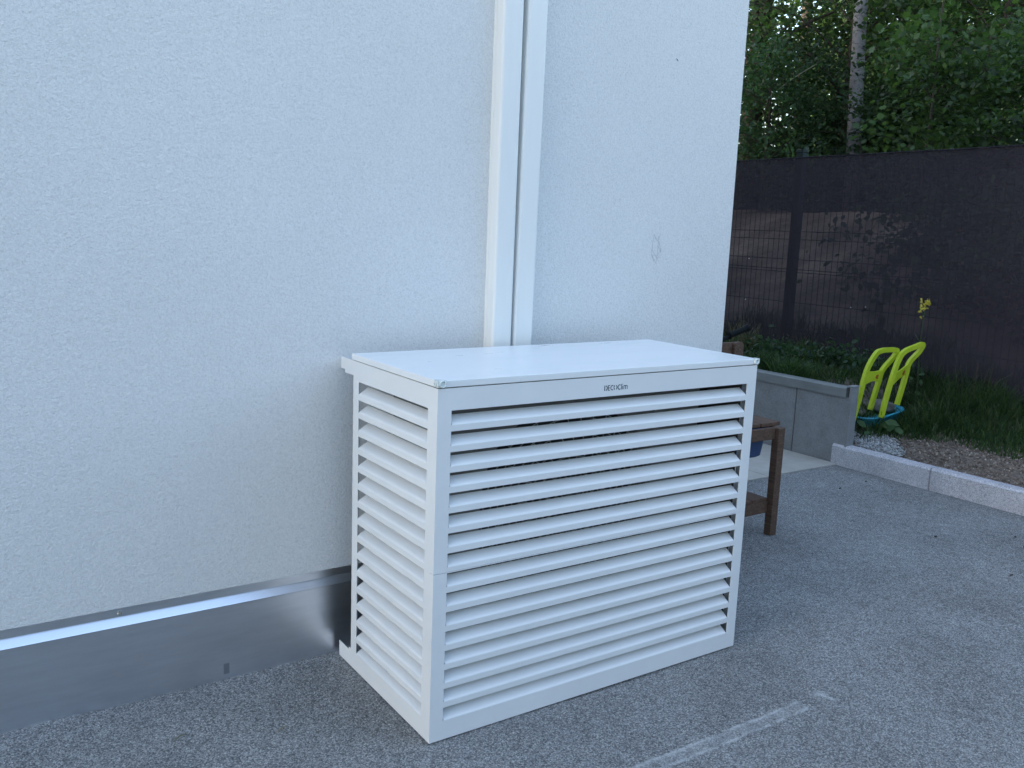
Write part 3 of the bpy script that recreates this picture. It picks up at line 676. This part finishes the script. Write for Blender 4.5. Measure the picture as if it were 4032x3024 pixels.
def tring(z, e, w=.0): return [(3.90+ (x-3.9), 1.46+(y-1.46)+w*math.sin(7*math.atan2(y-1.46, x-3.9)), z+.12*(x-3.9)) for x, y in rounded(3.72-e, 4.08+e, 1.33-e, 1.60+e, .09, 7)]
pr = [tring(.165, -.02), tring(.25, .0, .006), tring(.26, .012, .008), tring(.265, .002, .006), tring(.237, -.02)]
m_ = len(pr[0]); b.add(sum(pr, []), [tuple(range(m_))[::-1]]+[(k*m_+i, k*m_+(i+1) % m_, (k+1)*m_+(i+1) % m_, (k+1)*m_+i) for k in range(4) for i in range(m_)]+[tuple(4*m_+i for i in range(m_))])
b.build('rim', 'turq', tr, smooth=True)
for k, (c_, r_, lab) in enumerate((((3.97, 1.46, .282), (.11, .085, .036), 'large flat grey-brown rock lying on the turquoise tray'), ((3.79, 1.475, .252), (.05, .045, .03), 'small dark grey rock at the left end of the turquoise tray'))):
    b = MB(); blobmesh(b, c_, r_, k*9+3); tag(b.build('rock', 'rock', smooth=True), lab, 'rock')

# ------------------------------------------------------------------ grass and weeds
def blades(name, P, H, wdt, mat, lean=.35, parent=None, drift=None):
    n = len(P); a = RNG.uniform(0, 2*np.pi, n); ln = RNG.uniform(.1, 1, n)*lean*H
    dx, dy = np.cos(a)*ln, np.sin(a)*ln
    if drift is not None: dx += drift[0]*H; dy += drift[1]*H
    fa = RNG.uniform(0, np.pi, n); wx, wy = np.cos(fa), np.sin(fa)
    V = np.zeros((n, 9, 3)); prof = ((0, 1.0), (.35, .95), (.68, .7), (.9, .35))
    for k, (t, w) in enumerate(prof):
        cx = P[:, 0]+dx*t*t*1.2; cy = P[:, 1]+dy*t*t*1.2; cz = P[:, 2]+H*t*(1-.28*t*np.hypot(dx, dy)/np.maximum(H, 1e-6))
        V[:, 2*k] = np.stack([cx-wx*wdt*w, cy-wy*wdt*w, cz], 1); V[:, 2*k+1] = np.stack([cx+wx*wdt*w, cy+wy*wdt*w, cz], 1)
    V[:, 8] = np.stack([P[:, 0]+dx*1.2, P[:, 1]+dy*1.2, P[:, 2]+H*(1-.28*np.hypot(dx, dy)/np.maximum(H, 1e-6))], 1)
    F = np.array([(0,1,3,2),(2,3,5,4),(4,5,7,6),(6,7,8,8)])
    Q = (F[None, :3]+(np.arange(n)*9)[:, None, None]).reshape(-1, 4)
    o = np_mesh(name, V.reshape(-1, 3), Q, mat, parent)
    return o
def gedge(y):   # lower limit of the grass
    return 3.60+.26*sstep(1.45, .95, y)+.05*noise.noise((y*4, 0, 0)) if y < 1.4 else 3.52
def gh(x, y):
    h = .045+.13*sstep(gedge(y)-.02, gedge(y)+.30, x)
    h *= .7+.65*max(0, .5+noise.noise((x*3, y*3, 5)))
    h *= .55+.45*sstep(.5, 1.3, y)
    if y > 1.45: h *= .32+.28*sstep(4.1, 4.5, x)
    h *= 1+.35*noise.noise((x*11, y*11, 2))
    if 3.62 < x < 4.15 and 1.27 < y < 1.62: h *= .48 if x > 3.80 else 1.0
    return h
P = scatter(30000, 3.5, 4.62, .0, 4.6, terrain, lambda x, y: x > gedge(y)+random.uniform(-.05, .04) and random.random() < (1 if y < 1.5 else .6) and (random.random() < .55+.9*noise.noise((x*7, y*7, 8))+.2))
H = np.array([gh(p[0], p[1]) for p in P])*RNG.uniform(.5, 1.25, len(P))
stuff(blades('grass', P, H, .0025, 'grass_blade', .8, drift=(-.12, -.05)), 'long green grass growing along the foot of the screening cloth', 'grass')
P2 = scatter(1300, 3.7, 4.6, .2, 4.2, terrain, lambda x, y: x > gedge(y)+.1); H2 = np.array([gh(p[0], p[1]) for p in P2])*RNG.uniform(.8, 1.6, len(P2))
stuff(blades('dry_grass', P2, H2, .0014, 'grass_dry', .4), 'thin pale dry stalks among the long green grass', 'grass')
# tufts of drooping grass above the retaining wall
for k, (cx, cy, hh, lab) in enumerate(((3.60, 1.86, .15, 'drooping grass tuft overhanging the middle of the concrete wall coping'), (3.66, 2.12, .17, 'drooping grass tuft behind the concrete wall, nearer the cabinet lid'), (3.85, 2.50, .30, 'tall reedy grass tuft growing behind the wooden back board'))):
    m_ = 420 if k < 2 else 90; a = RNG.uniform(0, 6.28, m_); r_ = RNG.uniform(0, .10, m_)
    PP = np.stack([cx+r_*np.cos(a), cy+r_*np.sin(a)*1.3, np.full(m_, terrain(cx, cy))], 1)
    tag(blades('grass_tuft', PP, RNG.uniform(.6, 1.2, m_)*hh, .0028, 'grass_blade' if k < 2 else 'grass_dry', 1.0 if k < 2 else .45), lab, 'grass tuft', 'grass tufts behind the concrete wall')

# leaves -------------------------------------------------------------
def rotframe(nrm, roll):
    nrm = nrm/np.linalg.norm(nrm, axis=1, keepdims=True)
    ref = np.where(np.abs(nrm[:, 2:3]) < .95, np.array([[0, 0, 1.]]), np.array([[1., 0, 0]]))
    u = np.cross(ref, nrm); u /= np.linalg.norm(u, axis=1, keepdims=True); v = np.cross(nrm, u)
    c, s_ = np.cos(roll)[:, None], np.sin(roll)[:, None]
    return u*c+v*s_, -u*s_+v*c, nrm
OVAL_V = np.array([(0,0,0),(.28,.3,.05),(.27,.65,.03),(0,1,-.08),(-.27,.65,.03),(-.28,.3,.05),(0,.5,-.03)])
OVAL_F = np.array([(0,1,6),(1,2,6),(2,3,6),(3,4,6),(4,5,6),(5,0,6)])
mp_ = []
for a_, r_ in ((-90,.12),(-62,.5),(-48,.30),(-25,.72),(-8,.55),(8,.95) ,(30,.55),(50,.98),(68,.62),(90,1.15)): mp_.append((a_, r_))
MV = [(0, .45, -.02)]
angs = [(270,.45),(300,.55),(318,.38),(338,.70),(352,.42),(18,.80),(42,.45),(58,.70),(72,.42),(90,.85),(108,.42),(122,.70),(138,.45),(162,.80),(188,.42),(202,.70),(222,.38),(240,.55)]
MV += [(r_*math.cos(R(a_))*.62, .45+r_*math.sin(R(a_))*.62, .03*math.cos(R(a_*3))-.05*r_) for a_, r_ in angs]
MAP_V = np.array(MV); MAP_F = np.array([(0, 1+i, 1+(i+1) % 18) for i in range(18)])
def leaves(name, P, size, nrm, mat, parent=None, kind='oval', droop=True):
    n = len(P); TV, TF = (OVAL_V, OVAL_F) if kind == 'oval' else (MAP_V, MAP_F)
    roll = RNG.uniform(0, 2*np.pi, n)
    u, v, w = rotframe(nrm, roll)
    sc_ = size[:, None, None]
    V = P[:, None]+sc_*(TV[None, :, 0:1]*u[:, None]+TV[None, :, 1:2]*v[:, None]+TV[None, :, 2:3]*w[:, None])
    F = (TF[None]+(np.arange(n)*len(TV))[:, None, None]).reshape(-1, 3)
    return np_mesh(name, V.reshape(-1, 3), F, mat, parent)
def norms(n, upb=.9): 
    q = RNG.normal(0, 1, (n, 3))*np.array([.75, .75, .6]); q[:, 2] += upb; return q
def tree(name, base, h, cr, czlo, nclump, per, lsize, mat, trunk_r, label, cat='tree', group='trees beyond the fence', kind='oval', bark='bark', lean=(0, 0), cl=.28, xo=0, yo=0, seed=0):
    rnd = random.Random(seed*31+5); bx, by = base; bz = terrain(bx, by)-.05
    t = thing(name, (bx, by, bz), label, cat, group)
    tx = lambda s_: Vector((bx+lean[0]*s_*h+.03*h*noise.noise((seed, s_*3, 0))*s_, by+lean[1]*s_*h+.03*h*noise.noise((seed, s_*3, 5))*s_, bz+s_*h))
    b = MB(); ks = 12; b.tube([tx(k/ks) for k in range(ks+1)], [trunk_r*(1-.75*k/ks)*(1.25 if k == 0 else 1) for k in range(ks+1)], 12)
    cz0 = bz+czlo; cz1 = bz+h*1.02; cen = Vector((bx+lean[0]*h*.6+xo, by+lean[1]*h*.6+yo, (cz0+cz1)/2)); hz_ = (cz1-cz0)/2
    cs = []
    while len(cs) < nclump:
        p = Vector((rnd.uniform(-1, 1), rnd.uniform(-1, 1), rnd.uniform(-1, 1)))
        if p.length > 1: continue
        if p.length < .35 and rnd.random() < .6: continue
        cs.append(Vector((cen.x+p.x*cr, cen.y+p.y*cr, cen.z+p.z*hz_)))
    for k, c_ in enumerate(cs[:26]):
        s_ = min(.95, max(.12, (c_.z-bz)/h-.12)); a_ = tx(s_); mid = a_.lerp(c_, .5)+Vector((0, 0, .12*(c_-a_).length)); r0 = max(.006, trunk_r*(1-.75*s_)*.38)
        b.tube(spline([a_, mid, c_], 3), [r0*(1-.12*i) for i in range(7)], 5, caps=False)
    b.build('trunk', bark, t, smooth=True)
    C_ = np.array([[c.x, c.y, c.z] for c in cs]); idx = RNG.integers(0, len(cs), nclump*per)
    rad = RNG.uniform(.6, 1.3, len(cs))*cl
    off = RNG.normal(0, 1, (len(idx), 3)); off /= np.maximum(1, np.linalg.norm(off, axis=1, keepdims=True)/1.6)
    P_ = C_[idx]+off*rad[idx][:, None]*np.array([1, 1, .55]); n_ = len(P_)
    # keep leaves off the yard side of the fence
    P_ = P_[P_[:, 0] > 5.0]; n_ = len(P_)
    leaves('crown', P_, RNG.uniform(.65, 1.2, n_)*lsize, norms(n_, 1.0), mat, t, kind)
    return t
def at(px, d):
    az = YAW+math.atan((px-2016)/3567.8); return (CAM.x+d*math.sin(az), CAM.y+d*math.cos(az))
# shrubs right behind the fence
for k, (px, d, h, cr, m_, lab) in enumerate((
    (2950, 11.8, 2.1, 1.15, 'leaf_dark', 'dark leafy shrub beyond the fence, next to the house corner'),
    (3200, 12.9, 2.0, 1.2, 'leaf_dark', 'dark leafy shrub beyond the fence, left of the birch trunk'),
    (3490, 13.2, 2.2, 1.2, 'leaf_dark', 'dark leafy shrub beyond the fence, just right of the birch trunk'),
    (3750, 11.2, 2.0, 1.25, 'leaf_mid', 'mid green shrub beyond the fence, behind the yellow flower'),
    (4030, 10.8, 2.1, 1.3, 'leaf_mid', 'mid green shrub beyond the fence at the right edge'))):
    tree('shrub', at(px, d), h, cr, .1, 75, 95, .062, m_, .03, lab, 'shrub', 'shrubs beyond the fence', cl=.23, seed=k)
# maple sapling
tree('maple_sapling', at(3560, 10.4), 2.3, .75, .5, 26, 34, .095, 'leaf_maple', .022, 'young maple with bright broad lobed leaves just right of the birch trunk', 'maple', None, kind='maple', cl=.2, seed=21)
# birch
bi = thing('birch_tree', (8.617, 5.208, terrain(8.617, 5.208)-.05), 'slender birch with pale bark and dark cracks rising behind the fence', 'birch')
z0 = bi.location.z; b = MB()
b.tube([(8.62-.024*(z0+.4*k-2.3)+.008*math.sin(k*.9), 5.205+.035*(z0+.4*k-2.3), z0+.4*k) for k in range(24)], [.093-.0028*k for k in range(24)], 16)
for k in range(9):
    z = z0+5+k*.5; a_ = k*2.1; b.tube([(8.7, 5.15, z), (8.7+.6*math.cos(a_), 5.15+.6*math.sin(a_), z+.3), (8.7+1.3*math.cos(a_), 5.15+1.3*math.sin(a_), z+.2)], [.025, .015, .006], 6)
b.build('trunk', 'birch', bi, smooth=True)
n_ = 5000; q = RNG.normal(0, 1, (n_, 3))*np.array([1.0, 1.0, 1.2])+np.array([8.7, 5.1, z0+7.4]); leaves('crown', q, RNG.uniform(.05, .08, n_), norms(n_, .3), 'leaf_mid', bi)
# mid trees
for k, (px, d, h, cr, lo, m_, tr_, lab) in enumerate((
    (2890, 13.0, 6.5, 1.7, 1.0, 'leaf_dark', .16, 'thick dark trunked tree half hidden by the house corner'),
    (3065, 14.5, 7.0, 1.3, .6, 'leaf_dark', .11, 'dark tree with bright sky showing through it near the house corner'),
    (3240, 12.6, 5.6, 1.5, .5, 'leaf_mid', .07, 'mid green tree between the house corner and the birch'),
    (3500, 13.4, 6.0, 1.6, .6, 'leaf_mid', .08, 'mid green tree right behind the birch trunk'),
    (3625, 14.6, 7.5, 1.5, .9, 'leaf_dark', .10, 'grey trunked tree whose stem shows at the top edge right of the birch'),
    (3800, 12.2, 5.4, 1.6, .5, 'leaf_mid', .07, 'mid green tree with glinting gaps in the right part of the wood'),
    (4010, 12.8, 6.2, 1.7, .5, 'leaf_mid', .09, 'yellow-green tree at the right edge of the frame'))):
    tree('broadleaf_tree', at(px, d), h, cr, lo, {2890: 60, 3065: 52}.get(px, 95), 90, .075, m_, tr_, lab, 'tree', 'trees beyond the fence', cl=.34, seed=40+k)
for k, (px, d, h, cr, lab) in enumerate((
    (2740, 20, 10, 2.2, 'tall far tree mostly behind the house corner'), (3230, 21, 10, 2.0, 'tall far tree seen left of the birch'), (3420, 19.5, 9, 2.4, 'tall far tree behind the birch trunk'),
    (3700, 20.5, 10, 2.4, 'tall far tree in the right half of the wood'), (3960, 19, 9, 2.5, 'tall far tree near the right edge'), (4260, 18, 9, 2.6, 'tall far tree just past the right edge'))):
    tree('broadleaf_tree', at(px, d), h, cr, .3, 120, 60, .13, 'leaf_mid', .13, lab, 'tree', 'trees beyond the fence', cl=.5, seed=60+k)
# undergrowth along the top of the bank
n_ = 30000; x_ = RNG.uniform(7.9, 12.5, n_); y_ = RNG.uniform(-1.5, 10.5, n_); P_ = np.stack([x_, y_, np.array([terrain(a, b_) for a, b_ in zip(x_, y_)])+np.abs(RNG.normal(0, .38, n_))+.03], 1)
P_ = P_[np.hypot(P_[:, 0]-8.6, P_[:, 1]-5.2) > .2]
n_ = 26000; x_ = RNG.uniform(5.4, 8.3, n_); y_ = RNG.uniform(-1.5, 4.2, n_); az_ = np.arctan2(x_-CAM.x, y_-CAM.y)
k_ = az_ > 1.03+RNG.normal(0, .05, n_)+np.array([.05*noise.noise((a, b_, 2)) for a, b_ in zip(x_, y_)]); x_, y_ = x_[k_], y_[k_]
P_ = np.concatenate([P_, np.stack([x_, y_, np.array([terrain(a, b_) for a, b_ in zip(x_, y_)])+np.abs(RNG.normal(0, .16, len(x_)))+.02], 1)])
stuff(leaves('undergrowth', P_, RNG.uniform(.05, .10, len(P_)), norms(len(P_), .7), 'leaf_dark'), 'dark low undergrowth on the bank beyond the fence', 'undergrowth')
# a far wood closing the view
n_ = 26000; az = RNG.uniform(.70, 1.3, n_); dd = RNG.uniform(26, 34, n_)
P_ = np.stack([CAM.x+dd*np.sin(az), CAM.y+dd*np.cos(az), RNG.uniform(1.2, 7.0, n_)+np.abs(RNG.normal(0, 1.2, n_))], 1)
keep = np.array([noise.noise((p[0]*.45, p[1]*.45, p[2]*.6)) > -.18-.25*(p[2] < 4) for p in P_]); P_ = P_[keep]; azz = np.arctan2(P_[:, 0]-CAM.x, P_[:, 1]-CAM.y)
P_ = P_[~((azz < YAW+.30) & (P_[:, 2] > 3.9) & (RNG.uniform(0, 1, len(P_)) < .8))]
stuff(leaves('far_wood', P_, RNG.uniform(.2, .36, len(P_)), norms(len(P_), .3), 'leaf_mid'), 'dense green wood far behind the fence', 'wood')
b = MB(); fq = lambda p: tuple(CAM+(Vector(p)-CAM)*1.27)
b.tube(spline([fq(p) for p in ((5.697, 4.043, 2.54), (5.77, 3.92, 2.66), (5.84, 3.81, 2.75), (5.914, 3.712, 2.826))], 4), [.0045]*6+[.0055]*7, 6)
e = Vector(fq((5.697, 4.043, 2.54))); b.tube([e, e+Vector((.35, .35, -.12)), e+Vector((.9, .7, -.9))], [.0045, .007, .012], 6); tag(b.build('bare_branch', 'twig'), 'thin pale bare branch slanting in front of the dark shrubs', 'branch')

# weeds behind the cloth, seen as silhouettes
def leafy(name, base, pts, lsz, label, cat, stem='weed_leaf', mat='weed_leaf', group=None, face=(-.7, -.5, .3), par=None):
    t = thing(name, base, label, cat, group); b = MB()
    top = max(pts, key=lambda p: p[2]); mid = ((base[0]+top[0])/2, (base[1]+top[1])/2, (base[2]+top[2])/2)
    b.tube([base, mid, top], [.005, .004, .002], 6)
    for p in pts: b.tube([(mid[0], mid[1], min(p[2], max(base[2], p[2]-.05))), p], [.0025, .0015], 5)
    b.build('stem', stem, t)
    P_ = np.array(pts); nr = np.array([face]*len(pts))+RNG.normal(0, .3, (len(pts), 3))
    leaves('foliage', P_, np.array([lsz]*len(pts))*RNG.uniform(.8, 1.2, len(pts)), nr, mat, t); return t
leafy('tall_weed', (4.78, 2.12, .42), [(4.78, 2.06, .66), (4.78, 2.05, .88), (4.78, 2.10, .80), (4.78, 2.20, .53), (4.78, 2.10, .56), (4.78, 2.0, .60), (4.78, 2.16, .62), (4.78, 1.95, .95), (4.78, 2.02, .99), (4.78, 2.08, .50), (4.78, 2.02, .50), (4.78, 2.13, .70), (4.78, 2.07, .75), (4.78, 2.24, .45), (4.78, 1.96, .46)], .088, 'tall weed with pointed leaves showing as a silhouette through the screening cloth', 'weed', group='weeds behind the cloth')
leafy('broad_weed', (4.8, 2.42, .42), [(4.8, 2.48, .50), (4.8, 2.36, .55), (4.8, 2.30, .60), (4.8, 2.42, .48), (4.8, 2.30, .50), (4.8, 2.54, .46), (4.8, 2.45, .44), (4.8, 2.32, .43), (4.8, 2.5, .55), (4.8, 2.38, .5), (4.8, 2.27, .66), (4.8, 2.35, .62), (4.8, 2.6, .43)], .105, 'broad leaved weed showing as a dark clump through the cloth left of the tall weed', 'weed', group='weeds behind the cloth')
P3 = scatter(2600, 4.70, 5.1, .4, 3.6, terrain); H3 = RNG.uniform(.03, .16, len(P3))*(1+.6*np.array([noise.noise((p[0]*2, p[1]*2.5, 0)) for p in P3]))
stuff(blades('fence_weeds', P3, H3, .004, 'grass_blade', .5), 'low weeds and grass growing just beyond the fence', 'weeds')
for k, (x, y, lab) in enumerate(((3.95, 2.35, 'dark bushy weed behind the concrete wall, nearest the fence post'), (4.2, 1.95, 'dark bushy weed between the wall coping and the cloth, left of the lime hoops'))):
    t = thing('bushy_weed', (x, y, terrain(x, y)), lab, 'weed', 'bushy weeds behind the concrete wall'); n_ = 420
    q = RNG.normal(0, 1, (n_, 3))*np.array([.08, .15, .05])+np.array([x, y, terrain(x, y)+.09]); leaves('foliage', q, RNG.uniform(.025, .05, n_), norms(n_, .6), 'leaf_dark', t)
    b = MB()
    for j in range(6): b.tube([(x, y, terrain(x, y)-.02), (x+random.uniform(-.08, .08), y+random.uniform(-.14, .14), terrain(x, y)+.14)], [.003, .0015], 5)
    b.build('stem', 'weed_leaf', t)
# dock plant by the wall end
dk = thing('dock_plant', (3.70, 1.28, terrain(3.7, 1.28)), 'broad leaved dock plant at the lower edge of the grass below the toy hoops', 'plant')
dp = np.array([(3.68, 1.34, .20), (3.70, 1.36, .19), (3.72, 1.27, .22), (3.72, 1.25, .25), (3.70, 1.22, .20), (3.74, 1.20, .22), (3.66, 1.30, .18)])
leaves('foliage', dp, np.array([.07, .055, .08, .085, .06, .07, .05]), np.array([(-.6, -.6, .5)]*7)+RNG.normal(0, .35, (7, 3)), 'weed_leaf', dk)
b = MB()
for p in dp: b.tube([(3.70, 1.28, terrain(3.7, 1.28)), tuple(p)], [.003, .002], 5)
b.build('stem', 'weed_leaf', dk)
# rapeseed flower
rf = thing('yellow_flower', (4.2, 1.36, .27), 'tall yellow rapeseed flower rising out of the grass in front of the cloth', 'flower')
b = MB(); b.tube(spline([(4.2, 1.36, .24), (4.2, 1.365, .45), (4.2, 1.378, .63), (4.2, 1.375, .78), (4.2, 1.372, .90)], 4), [.0045-.00018*i for i in range(17)], 6)
for p, q_ in (((4.2, 1.378, .68), (4.2, 1.415, .72)), ((4.2, 1.377, .68), (4.2, 1.345, .72)), ((4.2, 1.374, .80), (4.2, 1.395, .83)), ((4.2, 1.374, .84), (4.2, 1.39, .865))): b.tube([p, q_], [.002, .0012], 5)
b.build('stem', 'weed_leaf', rf)
lp = np.array([(4.19, 1.37, .38), (4.19, 1.33, .42), (4.19, 1.41, .44), (4.19, 1.36, .48), (4.19, 1.40, .52), (4.19, 1.33, .36)]); leaves('foliage', lp, np.full(6, .042), np.array([(-.7, -.5, .4)]*6)+RNG.normal(0, .4, (6, 3)), 'weed_leaf', rf)
fc = [(4.2+random.uniform(-.02, .02), 1.375+random.uniform(-.035, .03), .915+random.uniform(-.028, .03)) for _ in range(20)]+[(4.2, 1.398, .872), (4.2, 1.402, .868), (4.2, 1.396, .832)]
P_ = np.repeat(np.array(fc), 4, 0); leaves('blossom', P_, RNG.uniform(.011, .017, len(P_)), RNG.normal(0, 1, (len(P_), 3))+np.array([[-.6, -.6, .6]]), 'petal', rf)
for k, (x, y, lab) in enumerate(((3.25, 1.02, 'dark crumb on the gravel close to the kerb, nearest the wall end'), (3.0, 1.0, 'dark crumb on the gravel between the play table and the kerb'), (2.72, .30, 'dark crumb in the middle of the gravel yard'), (3.05, .12, 'dark crumb on the gravel below the kerb at the right'), (2.95, .03, 'flat dark scrap on the gravel at the right'), (2.55, -.12, 'dark crumb on the gravel nearest the right edge'))):
    b = MB(); blobmesh(b, (x, y, .004), (.006+.003*(k % 3), .004, .003), k*5+1); tag(b.build('crumb', 'bark'), lab, 'crumb', 'dark crumbs scattered on the gravel')
# bits of litter on the gravel
for k, (x, y, l_, lab) in enumerate(((-.53, .33, .035, 'thin brown twig fragment lying on the gravel left of the cabinet'), (.93, -.13, .018, 'small brown leaf scrap on the gravel in front of the cabinet'), (-.30, .24, .03, 'short dark twig on the gravel between the flashing and the cabinet'))):
    b = MB(); z = gz(x, y)+.003; b.tube([(x, y, z), (x+l_*.5, y+l_*.35, z+.003), (x+l_, y+l_*.5, z)], [.0012, .0022, .0008], 5); tag(b.build('twig', 'twig'), lab, 'twig', 'twigs on the gravel')
